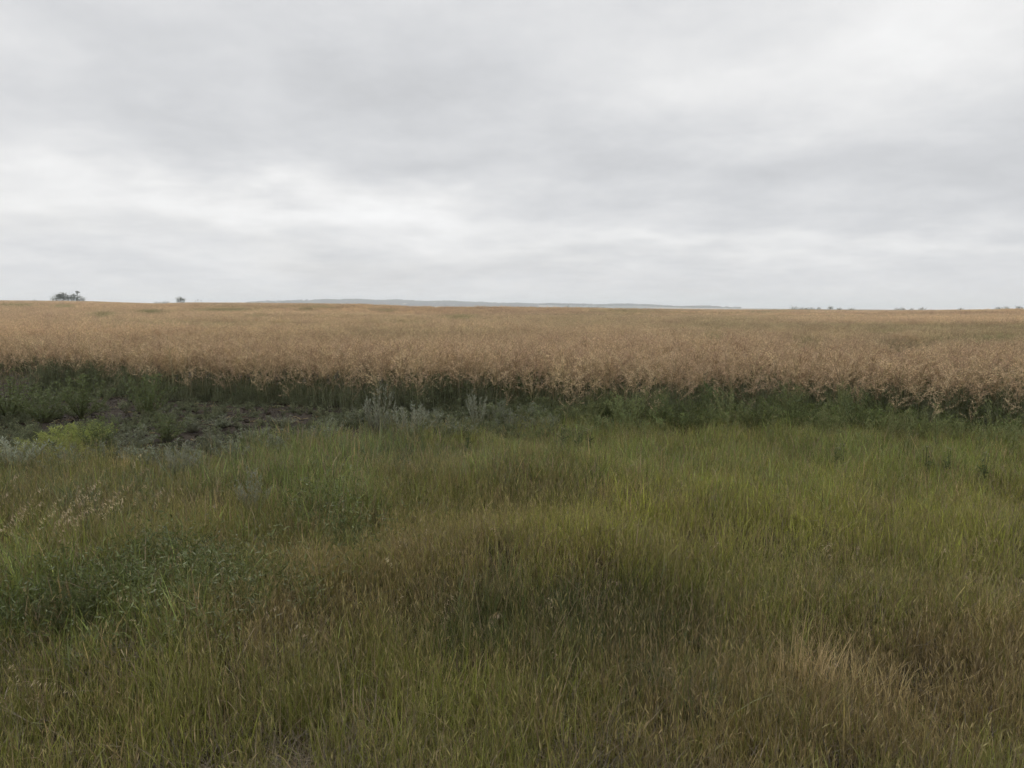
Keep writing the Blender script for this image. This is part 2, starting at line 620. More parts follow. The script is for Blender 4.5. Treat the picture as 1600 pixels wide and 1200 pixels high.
# the front row: separate plants
front = []
for k in range(7):
    s, p = MB(), MB()
    canola(s, p, 0, 0, U(0.92, 1.12), pod_n=210, branches=10, leaf_n=5, low=0.24 if k % 2 else 0.38)
    front.append((s.mesh('canola_stem', M_DRY), p.mesh('canola_pods', M_DRY)))
protos = []
for i in range(300):
    a = math.radians(-37 + 74 * (i + U(-.4, .4)) / 300)
    r = float(crop_edge(np.array(a))) + abs(random.gauss(0, .22)) + 0.02
    stray = i % 9 == 4
    if stray:
        r -= U(.25, .95)
    x, y = r * math.sin(a), r * math.cos(a)
    z = float(terrain(x, y)) - 0.015
    k = i % 7
    if len(protos) < 7:
        root = link('canola_plant', None)
        root.empty_display_size = 0.1
        link('stem', front[k][0], root)
        tag(link('seed_pods', front[k][1], root), kind='stuff')
        tag(root, 'ripe tan canola plant with thin pods in the front row of the crop', 'crop plant',
            'canola plants along the front edge of the field')
        protos.append(root)
    else:
        root = copy_tree(protos[k])
    root.location = (x, y, z)
    rz = Matrix.Rotation(U(0, 6.283), 3, 'Z')
    lodge = max(0.0, math.sin(a * 19 + 1.0)) * (.35 if a > .3 else .14) + abs(random.gauss(0, .08)) + (.22 if a > .42 else 0)
    root.rotation_euler = (Matrix.Rotation(lodge, 3, 'X') @ Matrix.Rotation(random.gauss(0, .12), 3, 'Y') @ rz).to_euler()
    sc_ = U(0.5, .8) if stray else U(0.8, 1.12)
    root.scale = (sc_, sc_, sc_)

# the crop behind it: nobody could count it
var = []
for k in range(6):                                  # 0-5 single plants
    m = MB()
    canola(m, m, 0, 0, U(0.95, 1.06), pod_n=210, branches=10)
    var.append(m.mesh('canola', M_DRY_T))
for k in range(5):                                  # 6-10 clumps of plants
    m = MB()
    for q in range(6):
        a, r = U(0, 6.283), 0.42 * math.sqrt(U(0, 1))
        canola(m, m, r * math.cos(a), r * math.sin(a), U(0.96, 1.04), pod_n=230, pw=0.0062, branches=9, pl=0.05, leaf_n=0)
    var.append(m.mesh('canola', M_DRY_T))
for k in range(4):                                  # 11-14 broad stands
    m = MB()
    for q in range(26):
        a, r = U(0, 6.283), 1.7 * math.sqrt(U(0, 1))
        canola(m, m, r * math.cos(a), r * math.sin(a), U(0.96, 1.04), pod_n=80, pw=0.024, branches=6, pl=0.10, leaf_n=0)
    var.append(m.mesh('canola', M_DRY_T))
X, Y, S, K = [], [], [], []
AZM = math.radians(43)


def crop_band(r0, r1, per_m2, k0, k1, s0, s1, half=AZM):
    area = half * (r1 * r1 - r0 * r0)
    n = int(area * per_m2)
    r, a = sample_polar(n, r0, r1, -half, half)
    e = crop_edge(a) + 0.25
    D = np.interp(column(r * np.sin(a), r * np.cos(a)), DIS_X, DIS_Y) + 70
    ok = (r > e) & (r < D)
    r, a = r[ok], a[ok]
    X.append(r * np.sin(a))
    Y.append(r * np.cos(a))
    S.append(rng.uniform(s0, s1, len(r)))
    K.append(rng.integers(k0, k1, len(r)))


crop_band(9, 19, 24, 0, 6, .88, 1.1)
crop_band(19, 27, 16, 0, 6, .93, 1.06)
crop_band(24, 60, 4, 6, 11, .95, 1.05)
crop_band(55, 150, 1.8, 6, 11, .95, 1.05)
crop_band(120, 400, 0.14, 11, 15, .96, 1.05)
crop_band(380, 830, 0.06, 11, 15, .96, 1.05)
X, Y, S, K = map(np.concatenate, (X, Y, S, K))
n1 = field_noise(X, Y, 0.09, 3)
n2 = field_noise(X, Y, 0.35, 5)
rr = np.hypot(X, Y)
pxc = column(X, Y)
green = np.clip((field_noise(X / 2.2, Y, 0.16, 8) - 0.45) * 1.3, 0, 0.75) * np.clip((rr - 18) / 20, 0, 1)
green = green * np.clip((pxc - 500) / 700, 0.5, 1)
n3 = 1.2 * field_noise(X / 3, Y, 0.045, 13)
# weedy spots in the crop, and shadow edges of gaps put into the tint: photo x, y, half sizes, amount
SPOTS = [(235, 487, 22, 1.6, .9), (160, 491, 20, 1.5, .6), (100, 478, 14, 1.2, .6), (350, 484, 50, 1.5, .6), (400, 493, 7, 1.2, .9), (480, 483, 12, 1.6, .7),
         (500, 479, 25, 1.2, .4), (30, 477, 22, 1.2, .6), (600, 484, 14, 1.4, .5), (720, 495, 30, 1.5, .5), (980, 486, 60, 2, .4), (1115, 520, 14, 5, .8),
         (1260, 526, 26, 4, .8), (1420, 529, 50, 4.5, .9), (1560, 520, 60, 5, .8), (1380, 512, 40, 3, .5), (1490, 522, 40, 4, .7), (300, 503, 180, 4, .35),
         (900, 500, 200, 6, .25), (1120, 505, 120, 8, .35), (640, 512, 200, 5, .25), (620, 500, 60, 2, .4)]
ppx, ppy = project(X, Y, terrain(X, Y) + 1.0)
jit = rng.normal(0, .12, len(X))
spot = np.zeros(len(X))
for a_, b_, c_, d_, e_ in SPOTS:
    spot = np.maximum(spot, min(1, e_ * 1.35) * np.exp(-((ppx - a_) / c_) ** 2 - ((ppy - b_) / (d_ * 1.35 + .5)) ** 2))
green = np.clip(np.maximum(green * .7, spot + jit * (spot > .1)), 0, 1)
T = np.stack([1 + .05 * n1 + .04 * n2 + .07 * n3, 1 + .05 * n1 + .04 * n2 + .09 * n3, 1 + .03 * n1 + .05 * n2 + .11 * n3], -1)
T = T * (1 - green[:, None]) + np.array([0.46, 0.58, 0.46]) * green[:, None]
S = S * (1 - np.where(rr < 45, .2, -.02) * green) * (1 + 0.05 * n2)
scatter('canola_field', 'broad field of ripe tan canola reaching to the horizon', 'crop', var, X, Y, S, K, T, tilt=.08)

# ------------------------------------------------------------------ grasses of the verge
class Leaves:
    """many blades and leaves, made with arrays, joined into one mesh"""
    def __init__(s):
        s.v, s.c, s.q, s.t, s.n = [], [], [], [], 0

    def blades(s, x, y, z, az, h, wd, lean, curl, c0, c1, seg):
        n = len(x)
        dx, dy = np.cos(az), np.sin(az)
        tw = rng.uniform(-1.0, 1.0, n)
        ox, oy = -dy * np.cos(tw) + dx * np.sin(tw), dx * np.cos(tw) + dy * np.sin(tw)
        px_, pz_, ang = np.zeros(n), np.zeros(n), lean.copy()
        V = np.zeros((n, 2 * seg + 1, 3))
        Cc = np.zeros((n, 2 * seg + 1, 3))
        for k in range(seg + 1):
            u = k / seg
            wk = wd * .5 * (1 - u ** 1.6) * (.75 + .5 * min(u * 3, 1))
            cx, cy, cz = x + dx * px_, y + dy * px_, z + pz_
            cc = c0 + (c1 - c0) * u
            if k < seg:
                V[:, 2 * k] = np.stack([cx - ox * wk, cy - oy * wk, cz], -1)
                V[:, 2 * k + 1] = np.stack([cx + ox * wk, cy + oy * wk, cz], -1)
                Cc[:, 2 * k] = cc
                Cc[:, 2 * k + 1] = cc
            else:
                V[:, 2 * k] = np.stack([cx, cy, cz], -1)
                Cc[:, 2 * k] = cc
            if k < seg:
                px_ = px_ + h / seg * np.sin(ang)
                pz_ = pz_ + h / seg * np.cos(ang)
                ang = ang + curl / seg
        b0 = s.n + np.arange(n)[:, None] * (2 * seg + 1)
        for k in range(seg - 1):
            s.q.append(b0 + np.array([2 * k, 2 * k + 1, 2 * k + 3, 2 * k + 2]))
        s.t.append(b0 + np.array([2 * seg - 2, 2 * seg - 1, 2 * seg]))
        s.v.append(V.reshape(-1, 3))
        s.c.append(Cc.reshape(-1, 3))
        s.n += n * (2 * seg + 1)
        return x + dx * px_, y + dy * px_, z + pz_, ang, dx, dy

    def leaf(s, p, d, ln, wd, c):
        n = len(p)
        d = d / np.linalg.norm(d, axis=1, keepdims=True)
        a = np.cross(d, rng.normal(0, 1, (n, 3)))
        a /= np.linalg.norm(a, axis=1, keepdims=True)
        b = np.cross(d, a)
        m = p + d * (ln * .45)[:, None]
        V = np.stack([p, m + a * (wd * .5)[:, None] + b * (wd * .15)[:, None], p + d * ln[:, None],
                      m - a * (wd * .5)[:, None] + b * (wd * .15)[:, None]], 1)
        s.q.append(s.n + np.arange(n)[:, None] * 4 + np.array([0, 1, 2, 3]))
        s.v.append(V.reshape(-1, 3))
        s.c.append(np.repeat(c, 4, 0))
        s.n += n * 4

    def mesh(s, name, mat):
        V, C = np.concatenate(s.v), np.concatenate(s.c)
        q = np.concatenate(s.q).astype(np.int32) if s.q else np.zeros((0, 4), np.int32)
        t_ = np.concatenate(s.t).astype(np.int32) if s.t else np.zeros((0, 3), np.int32)
        me = bpy.data.meshes.new(name)
        me.vertices.add(len(V))
        me.vertices.foreach_set('co', V.astype(np.float32).ravel())
        me.loops.add(q.size + t_.size)
        me.loops.foreach_set('vertex_index', np.concatenate([q.ravel(), t_.ravel()]))
        me.polygons.add(len(q) + len(t_))
        me.polygons.foreach_set('loop_start', np.concatenate([np.arange(len(q)) * 4, q.size + np.arange(len(t_)) * 3]).astype(np.int32))
        me.update(calc_edges=True)
        ca = me.color_attributes.new('col', 'FLOAT_COLOR', 'POINT')
        ca.data.foreach_set('color', np.concatenate([C, np.ones((len(C), 1))], 1).astype(np.float32).ravel())
        me.materials.append(mat)
        return me


OLIVE, YGREEN, BROWN = (.176, .184, .042), (.275, .278, .058), (.225, .178, .066)
DARK, GREEN, BLUEG, TAN = (.074, .090, .030), (.165, .200, .056), (.125, .150, .080), (.34, .25, .125)
# patches of different plants, plus shade painted on the hump front: photo x, y, half sizes, colour, weight, height factor, kind
PATCH = [
    (560, 708, 200, 24, BLUEG, 1.3, .8, 'broad'), (850, 700, 200, 18, GREEN, 1.0, .8, 'broad'),
    (460, 745, 90, 50, GREEN, 1.6, 1.2, 'broad'), (1250, 715, 330, 28, GREEN, 1.5, .9, 'broad'),
    (1120, 775, 200, 60, YGREEN, 1.6, 1.0, 'fine'), (1400, 800, 230, 90, YGREEN, 1.1, 1.0, 'fine'),
    (1320, 730, 160, 30, GREEN, .9, 1.0, 'broad'), (1000, 850, 170, 50, YGREEN, 1.3, .95, 'fine'),
    (790, 745, 130, 28, OLIVE, 1.2, 1.0, 'head'), (830, 762, 110, 20, DARK, 1.1, 1.1, 'fine'),
    (650, 790, 150, 35, OLIVE, 1.0, 1.0, 'head'), (540, 812, 60, 32, DARK, .8, 1.1, 'leafy'), (530, 805, 60, 40, GREEN, .8, 1.3, 'broad'),
    (770, 850, 250, 32, BROWN, .9, .95, 'head'), (800, 845, 240, 34, YGREEN, .7, .95, 'head'), (560, 900, 190, 50, BROWN, .9, .95, 'head'),
    (420, 960, 130, 60, BROWN, .8, 1.0, 'head'), (820, 965, 190, 50, DARK, 2.2, 1.25, 'fine'),  # DARK: long dark grass, with the hump front's shade put into its colour
    (960, 930, 110, 40, DARK, 1.2, 1.1, 'fine'), (150, 935, 170, 50, DARK, .75, 1.0, 'leafy'), (150, 920, 190, 60, GREEN, 1.0, 1.15, 'broad'),
    (270, 900, 130, 35, DARK, .8, 1.0, 'leafy'), (70, 965, 90, 35, DARK, 1.0, 1.1, 'broad'),
    (130, 810, 190, 50, OLIVE, 1.2, 1.1, 'head'), (330, 800, 120, 40, OLIVE, .9, 1.0, 'head'),
    (220, 770, 230, 26, BLUEG, .9, .9, 'broad'), (60, 870, 120, 40, OLIVE, 1.0, 1.0, 'broad'),
    (300, 1080, 320, 90, OLIVE, 1.3, 1.0, 'fine'), (620, 1080, 240, 90, OLIVE, 1.1, 1.0, 'fine'),
    (1200, 900, 190, 60, OLIVE, 1.1, 1.05, 'fine'), (1450, 900, 170, 60, OLIVE, 1.0, 1.0, 'head'),
    (1250, 880, 100, 40, DARK, .6, 1.0, 'fine'), (1060, 1020, 160, 60, DARK, .8, 1.05, 'fine'),
    (1420, 1060, 260, 80, (.245, .185, .082), 1.3, .9, 'head'), (1560, 1000, 110, 80, BROWN, 1.2, .9, 'head'),
    (1150, 1120, 220, 70, BROWN, 1.0, .9, 'fine'), (880, 1130, 200, 60, OLIVE, .9, .9, 'fine'),
    (480, 1180, 140, 40, BROWN, 1.1, .7, 'litter'), (300, 1000, 120, 35, OLIVE, .7, 1.0, 'broad'),
    (1600, 870, 50, 60, DARK, 1.0, .8, 'litter'), (1000, 1180, 120, 30, BROWN, .8, .7, 'litter'),
]
NVERGE = 50000
r, a = sample_polar(NVERGE, 1.6, 12.6, -AZM, AZM)
rn, an = sample_polar(4500, 1.6, 5.2, -AZM, AZM)
r, a = np.concatenate([r, rn]), np.concatenate([a, an])
ok = r < np.minimum(verge_edge(a), crop_edge(a) - .2) + rng.normal(0, .25, len(r)) + np.abs(rng.normal(0, .45, len(r))) * (rng.uniform(0, 1, len(r)) < .35)
r, a = r[ok], a[ok]
X, Y = r * np.sin(a), r * np.cos(a)
px, py = project(X, Y, terrain(X, Y) + 0.12)
jx = px + rng.normal(0, 26, len(px)) + 34 * field_noise(X, Y, 2.3, 21)
jy = py + rng.normal(0, 13, len(px)) + 18 * field_noise(X, Y, 2.6, 22)
Wt = np.full((len(PATCH) + 1, len(px)), 0.0)
Wt[0] = 0.28
for i, pt in enumerate(PATCH):
    Wt[i + 1] = pt[5] * np.exp(-((jx - pt[0]) / pt[2]) ** 2 - ((jy - pt[1]) / pt[3]) ** 2)
Wt /= Wt.sum(0)
own = (rng.uniform(0, 1, len(px))[None, :] > np.cumsum(Wt, 0)).sum(0).clip(0, len(PATCH))      # which patch a clump belongs to
cols = np.array([OLIVE] + [p[4] for p in PATCH])
hf = np.array([1.0] + [p[6] for p in PATCH])[own]
KN = ['fine', 'head', 'broad', 'leafy', 'litter']
kind = np.array([0] + [KN.index(p[7]) for p in PATCH])[own]
T = 0.75 * cols[own] + 0.25 * np.einsum('pn,pc->nc', Wt, cols)
u01 = rng.uniform(0, 1, len(px))
kind = np.where(u01 < .09, 4, np.where((u01 < .22) & (kind < 3), rng.integers(0, 3, len(px)), kind))
T = np.where(((u01 < .09) | (kind == 4))[:, None], np.array([.105, .080, .048]) * rng.uniform(.5, 1.5, (len(px), 1)), T)
T = np.where(((u01 > .93) & (kind < 3))[:, None], np.array(TAN) * .85, T)
T = T * (1 + .16 * field_noise(X, Y, 3.3, 41))[:, None]
hv = (1 + 0.2 * field_noise(X, Y, 1.7, 31) + 0.2 * field_noise(X, Y, 4.6, 32)) * np.where(rng.uniform(0, 1, len(px)) < .05, rng.uniform(1.3, 1.8, len(px)), 1)
S = np.clip(np.clip(rng.normal(1.0, .22, len(px)), .5, 1.6) * hf * hv, .35, 1.65)
Zg = terrain(X, Y) - .006
LV = Leaves()


def spread(sel, per, rad):
    i = np.repeat(np.nonzero(sel)[0], per)
    n = len(i)
    aa, rr_ = rng.uniform(0, 6.283, n), rad * np.sqrt(rng.uniform(0, 1, n))
    return i, n, X[i] + rr_ * np.cos(aa), Y[i] + rr_ * np.sin(aa), Zg[i]


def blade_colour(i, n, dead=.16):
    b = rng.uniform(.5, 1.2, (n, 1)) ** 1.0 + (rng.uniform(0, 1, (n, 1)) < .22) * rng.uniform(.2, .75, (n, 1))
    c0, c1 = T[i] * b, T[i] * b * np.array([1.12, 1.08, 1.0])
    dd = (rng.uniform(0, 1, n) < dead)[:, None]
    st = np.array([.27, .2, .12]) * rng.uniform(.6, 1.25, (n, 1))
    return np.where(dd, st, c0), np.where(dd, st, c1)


for nearby in (True, False):
    zone = (r < 5.6) if nearby else (r >= 5.6)
    seg = 3 if nearby else 2
    wf = 1.0 if nearby else 1.35
    for kd, per, rad, h0, h1, w0, w1, ln in ((0, 15, .075, .05, .20, .0018, .0042, .24), (1, 11, .075, .05, .18, .0018, .0042, .22),
                                             (2, 10, .08, .08, .27, .0035, .0075, .34)):
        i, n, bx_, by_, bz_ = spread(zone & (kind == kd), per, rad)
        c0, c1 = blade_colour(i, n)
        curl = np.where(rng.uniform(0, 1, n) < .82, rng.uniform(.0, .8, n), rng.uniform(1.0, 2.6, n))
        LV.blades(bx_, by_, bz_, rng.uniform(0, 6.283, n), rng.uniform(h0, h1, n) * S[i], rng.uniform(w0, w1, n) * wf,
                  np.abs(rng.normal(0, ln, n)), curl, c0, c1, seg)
    # seed heads: a wiry stalk and a slim spike
    i, n, bx_, by_, bz_ = spread(zone & (kind <= 1) & (rng.uniform(0, 1, len(px)) < np.where(kind == 1, 1, .4)), 5, .08)
    cs = np.array([.20, .145, .075]) * rng.uniform(.65, 1.25, (n, 1)) * .7 + T[i] * .4
    ex, ey, ez, ea, dx_, dy_ = LV.blades(bx_, by_, bz_, rng.uniform(0, 6.283, n), rng.uniform(.12, .26, n) * S[i], np.full(n, .0019),
                                         np.abs(rng.normal(0, .14, n)), rng.uniform(.05, .6, n), cs * .8, cs, 2)
    dd = np.stack([dx_ * np.sin(ea), dy_ * np.sin(ea), np.cos(ea)], -1)
    L0 = rng.uniform(.025, .055, n)
    P0 = np.stack([ex, ey, ez], -1) - dd * (L0 * .9)[:, None]
    LV.leaf(P0, dd, L0, rng.uniform(.003, .0055, n), cs * rng.uniform(1.0, 1.5, (n, 1)))
    # leafy weeds
    i, n, bx_, by_, bz_ = spread(zone & (kind == 3), 34, .085)
    P0 = np.stack([bx_, by_, bz_ + rng.uniform(.03, .25, n) * S[i]], -1)
    dd = np.stack([rng.uniform(-1, 1, n), rng.uniform(-1, 1, n), rng.uniform(-.1, 1.2, n)], -1)
    LV.leaf(P0, dd, rng.uniform(.014, .06, n), rng.uniform(.004, .011, n), T[i] * rng.uniform(.7, 1.45, (n, 1)))
    i, n, bx_, by_, bz_ = spread(zone & (kind == 3), 5, .07)
    LV.blades(bx_, by_, bz_, rng.uniform(0, 6.283, n), rng.uniform(.1, .27, n) * S[i], np.full(n, .003), np.abs(rng.normal(0, .2, n)),
              rng.uniform(0, .5, n), T[i] * .9, T[i] * 1.1, 2)
    # flattened dead litter
    i, n, bx_, by_, bz_ = spread(zone & (kind == 4), 13, .12)
    cs = T[i] * rng.uniform(.7, 1.5, (n, 1))
    LV.blades(bx_, by_, bz_ + rng.uniform(0, .05, n), rng.uniform(0, 6.283, n), rng.uniform(.08, .26, n), rng.uniform(.002, .0045, n),
              rng.uniform(.8, 1.45, n), rng.uniform(0, .6, n), cs * .9, cs * 1.1, 2)
tag(link('verge_grass', LV.mesh('verge_grass', M_GRASS)), 'rough mixed grass in green, olive and brown in front of the crop', 'grass', None, 'stuff')

# ------------------------------------------------------------------ weeds
def feathery_weed(h, spread, shoots, leaves, lw, ll, up, c, ctip=None, stem_c=None):
    """branching weed of many leafy shoots: returns (stems, foliage)"""
    st, fo = MB(), MB()
    stem_c = stem_c or (c[0] * 1.1, c[1] * .95, c[2])
    for q in range(shoots):
        az = U(0, 6.283)
        s_ = spread * math.sqrt(U(0, 1))
        hh = h * U(.6, 1.0) * (1 - .35 * (s_ / max(spread, 1e-6)) ** 2)
        p0 = Vector((U(-.02, .02), U(-.02, .02), 0))
        p1 = Vector((math.cos(az) * s_ * .6, math.sin(az) * s_ * .6, hh * .45))
        p2 = Vector((math.cos(az) * s_, math.sin(az) * s_, hh))
        st.tube([p0, p1, p2], [.004, .0028, .0012], [stem_c] * 3, 3)
        for j in range(leaves):
            t = U(.18, 1)
            p = p0.lerp(p1, t * 2) if t < .5 else p1.lerp(p2, t * 2 - 1)
            d = Vector((U(-1, 1), U(-1, 1), up + U(-.3, .5)))
            cc = c if not ctip else [c[i] + (ctip[i] - c[i]) * t for i in range(3)]
            fo.leaf(p, d, ll * U(.6, 1.3), lw * U(.7, 1.3), ucol(cc, .25))
    return st, fo


KOCHIA, DKGREEN, SAGE, LIME, GREYG = (.175, .205, .084), (.122, .145, .06), (.24, .255, .17), (.20, .225, .065), (.16, .172, .100)


def weed_kind(base, h, spread, shoots, leaves, lw, ll, up, c, ctip=None, n=3):
    out = []
    for k in range(n):
        st, fo = feathery_weed(h, spread, shoots, leaves, lw, ll, up, c, ctip)
        out.append((st.mesh(base + '_stems', M_VEG), fo.mesh(base + '_foliage', M_VEG)))
    return out


WEEDS = {
    'kochia_bush': weed_kind('kochia', .55, .30, 30, 34, .007, .042, .6, KOCHIA, (.21, .23, .10)),
    'dark_bush': weed_kind('bush', .55, .34, 28, 34, .010, .045, .4, DKGREEN),
    'sagewort': weed_kind('sagewort', .55, .24, 24, 46, .007, .045, .9, SAGE, (.29, .305, .225)),
    'lime_bush': weed_kind('lime', .34, .32, 70, 60, .006, .032, .7, LIME, (.28, .30, .09)),
    'grey_weed': weed_kind('greyweed', .40, .30, 22, 34, .012, .05, .5, GREYG, (.20, .215, .15)),
    'tall_weed': weed_kind('tallweed', .85, .14, 5, 34, .010, .06, .8, (.16, .19, .075), (.23, .25, .11)),
}


def weed(name, kind, label, cat, px, py, h, wide=None, group=None):
    """a weed whose foot shows at photo pixel px, py; h and wide in metres"""
    x, y = ground_at(px, py)
    x, y = ground_at(px, py, float(terrain(x, y)))
    stm, fol = random.choice(WEEDS[kind])
    h = h * WEED_UP.get(name, 1.0)
    ref_h = {'kochia_bush': .55, 'dark_bush': .55, 'sagewort': .55, 'lime_bush': .34, 'grey_weed': .4, 'tall_weed': .85}[kind]
    ref_w = {'kochia_bush': .6, 'dark_bush': .68, 'sagewort': .48, 'lime_bush': .6, 'grey_weed': .6, 'tall_weed': .34}[kind]
    root = link(name, None, None, (x, y, float(terrain(x, y)) - .012))
    root.empty_display_size = .1
    sz = h / ref_h
    sw = (wide or ref_w * sz) / ref_w
    root.scale = (sw, sw, sz)
    root.rotation_euler = (random.gauss(0, .05), random.gauss(0, .05), U(0, 6.283))
    link('stems', stm, root)
    tag(link('foliage', fol, root), kind='stuff')
    tag(root, label, cat, group)
    return root


WEED_UP = {'kochia_weed': 1.35, 'sagewort_weed': 1.3, 'tall_weed': 1.15, 'grey_weed': 1.1, 'lime_bush': 1.2}
# hero weeds: each can be pointed to
weed('sagewort_weed', 'sagewort', 'tallest silvery sagewort on the bare soil strip before the crop', 'weed', 592, 684, .62, .55)
weed('sagewort_weed', 'sagewort', 'silvery sagewort just right of the tallest one, lower and wider', 'weed', 640, 688, .46, .6)
weed('sagewort_weed', 'sagewort', 'thin silvery weed alone against the dark crop foot near the middle', 'weed', 748, 672, .5, .42)
weed('sagewort_weed', 'sagewort', 'pale arching sagewort at the left edge of the bright green grass', 'weed', 275, 752, .34, .5)
weed('sagewort_weed', 'sagewort', 'silvery weed in the green grass left of the dark leafy clump', 'weed', 398, 808, .36, .36)
weed('sagewort_weed', 'sagewort', 'grey green weed clump at the left border above the panicle grasses', 'weed', 18, 742, .4, .7)
weed('lime_bush', 'lime_bush', 'bright yellow green low bush on bare soil at far left', 'weed', 82, 716, .24, 1.0)
weed('lime_bush', 'lime_bush', 'yellow green bush behind the brightest one, half in grey weeds', 'weed', 122, 696, .28, .9)
weed('kochia_weed', 'dark_bush', 'round dark green bush at the crop edge on the left', 'weed', 228, 652, .66, 1.0)
weed('kochia_weed', 'dark_bush', 'dark green bush left of the round one at the crop edge', 'weed', 128, 654, .66, 1.1)
weed('kochia_weed', 'dark_bush', 'grey green bush at the left border below the crop', 'weed', 14, 656, .62, 1.2)
weed('kochia_weed', 'dark_bush', 'grey green bush between the border bush and the dark ones', 'weed', 70, 660, .5, 1.1)
weed('kochia_weed', 'dark_bush', 'dark low bush behind the lime bushes at left', 'weed', 160, 708, .42, .62)
weed('kochia_weed', 'dark_bush', 'dark bush at the right end of the bare soil left of the sagewort', 'weed', 262, 690, .34, .8)
weed('kochia_weed', 'kochia_bush', 'rounded bright green weed in front of the crop right of the middle', 'weed', 985, 676, .55, .8)
weed('kochia_weed', 'dark_bush', 'dark leafy clump in the grass below the bright green tuft', 'weed', 532, 868, .26, .42)
weed('kochia_weed', 'dark_bush', 'dark leafy clump low at the left in the near grass', 'weed', 120, 985, .24, .42)
# dark green weeds in a belt along the right part of the crop
for px0, py0, h0, w0 in ((920, 668, .42, .6), (1040, 676, .5, .75), (1085, 682, .46, .7), (1140, 676, .52, .7), (1190, 684, .5, .75),
                         (1240, 680, .55, .75), (1290, 690, .5, .7), (1335, 684, .56, .75), (1390, 696, .44, .6), (1440, 694, .42, .6),
                         (1500, 700, .38, .6), (1560, 704, .36, .6), (1110, 664, .6, .7), (1225, 664, .62, .7), (1320, 668, .62, .7),
                         (1660, 708, .4, .6), (1010, 664, .56, .7), (950, 660, .5, .6)):
    weed('kochia_weed', random.choice(['dark_bush', 'kochia_bush', 'kochia_bush']), 'dark green feathery weed in the belt along the right half of the crop',
         'weed', px0, py0, h0, w0, 'dark weeds along the right of the crop')
for px0, py0, h0 in ((1255, 716, .55), (1300, 712, .6), (1385, 712, .62), (1412, 716, .66), (1462, 716, .64), (1525, 722, .66), (1545, 720, .7),
                     (1582, 726, .66), (1350, 720, .55), (1205, 706, .5), (1135, 704, .5), (1625, 726, .6), (870, 690, .42), (910, 694, .45)):
    weed('tall_weed', 'tall_weed', 'upright pale green weed stalk standing out of the grass before the dark weed belt', 'weed', px0, py0, h0, .26,
         'upright stalks along the right verge')
# grey weeds scattered on the bare soil strip
for px0, py0, h0, w0 in ((300, 676, .22, .5), (345, 668, .2, .5), (395, 690, .22, .6), (440, 664, .18, .5), (330, 704, .28, .6), (210, 700, .3, .6),
                         (470, 690, .24, .6), (520, 676, .22, .5), (230, 730, .3, .6), (170, 726, .28, .6), (360, 724, .28, .55), (510, 700, .28, .6),
                         (690, 684, .34, .6), (560, 662, .26, .45), (670, 664, .3, .5), (720, 690, .3, .55), (800, 682, .34, .6), (845, 676, .32, .6),
                         (425, 712, .26, .5), (50, 726, .3, .6), (100, 738, .28, .6), (780, 664, .36, .5), (290, 734, .3, .5), (830, 660, .36, .5)):
    weed('grey_weed', 'grey_weed', 'low grey green weed on the strip of bare soil before the crop', 'weed', px0, py0, h0, w0,
         'low weeds on the bare soil strip')

# ground cover between them
cvar = []
for k in range(4):
    m = MB()
    for q in range(9):
        az = U(0, 6.283)
        for j in range(9):
            p = (math.cos(az) * .018 * j, math.sin(az) * .018 * j, .02 + .03 * U(0, 1))
            m.leaf(p, (U(-1, 1), U(-1, 1), U(0, .9)), U(.03, .06), U(.01, .022), ucol((1, 1, 1), .35))
    cvar.append(m.mesh('cover', M_VEG_T))
for k in range(3):
    st, fo = feathery_weed(.22, .10, 6, 22, .009, .04, .5, (1, 1, 1), (1.25, 1.25, 1.2))
    fo.add(st.v, st.f, st.c)
    cvar.append(fo.mesh('cover', M_VEG_T))
for k in range(3):   # straw and dead stalks lying about
    m = MB()
    for q in range(7):
        az = U(0, 6.283)
        x0, y0 = U(-.12, .12), U(-.12, .12)
        ln = U(.05, .16)
        c = ucol((3.4, 2.5, 2.2), .25)
        m.tube([(x0, y0, .012), (x0 + math.cos(az) * ln, y0 + math.sin(az) * ln, U(.012, .05))], [.003, .002], [c, c], 3)
    cvar.append(m.mesh('cover', M_VEG_T))
for k in range(4):   # upright leafless stalks and thin shoots
    m = MB()
    for q in range(9):
        x0, y0, az, hh = U(-.14, .14), U(-.14, .14), U(0, 6.283), U(.22, .5)
        ln = U(0, .28) * hh
        c = ucol((1.0, 1.0, 1.0), .3)
        m.tube([(x0, y0, 0), (x0 + math.cos(az) * ln * .4, y0 + math.sin(az) * ln * .4, hh * .55), (x0 + math.cos(az) * ln, y0 + math.sin(az) * ln, hh)],
               [.0035, .003, .0015], [c, c, c], 3)
        for j in range(7):
            t_ = U(.15, 1)
            m.leaf((x0 + math.cos(az) * ln * t_, y0 + math.sin(az) * ln * t_, hh * t_), (U(-1, 1), U(-1, 1), U(-.4, .9)), U(.03, .06), U(.005, .012),
                   ucol((.8, .9, .7), .3))
    cvar.append(m.mesh('cover', M_VEG_T))
r, a = sample_polar(26000, 6, 17, -AZM, AZM)
ok = (r > verge_edge(a) - .5) & (r < crop_edge(a) + .5)
r, a = r[ok], a[ok]
X, Y = r * np.sin(a), r * np.cos(a)
px, py = project(X, Y, terrain(X, Y))
dens = np.interp(px, [0, 200, 300, 560, 700, 950, 1600], [.7, .5, .36, .55, 1., 1., 1.])
dens = dens * (0.6 + .7 * field_noise(X, Y, 1.6, 51)) + np.interp(px, [600, 950], [0, .35])
ok = rng.uniform(0, 1, len(X)) < dens
X, Y, px = X[ok], Y[ok], px[ok]
K = rng.choice(10, len(X), p=[.1, .1, .1, .1, .13, .13, .13, .07, .07, .07])
gr = np.clip((px - 700) / 400, 0, 1)[:, None]
T = np.array([.125, .136, .078]) * (1 - gr) + np.array([.13, .155, .06]) * gr
T = T * rng.uniform(.7, 1.35, (len(X), 1))
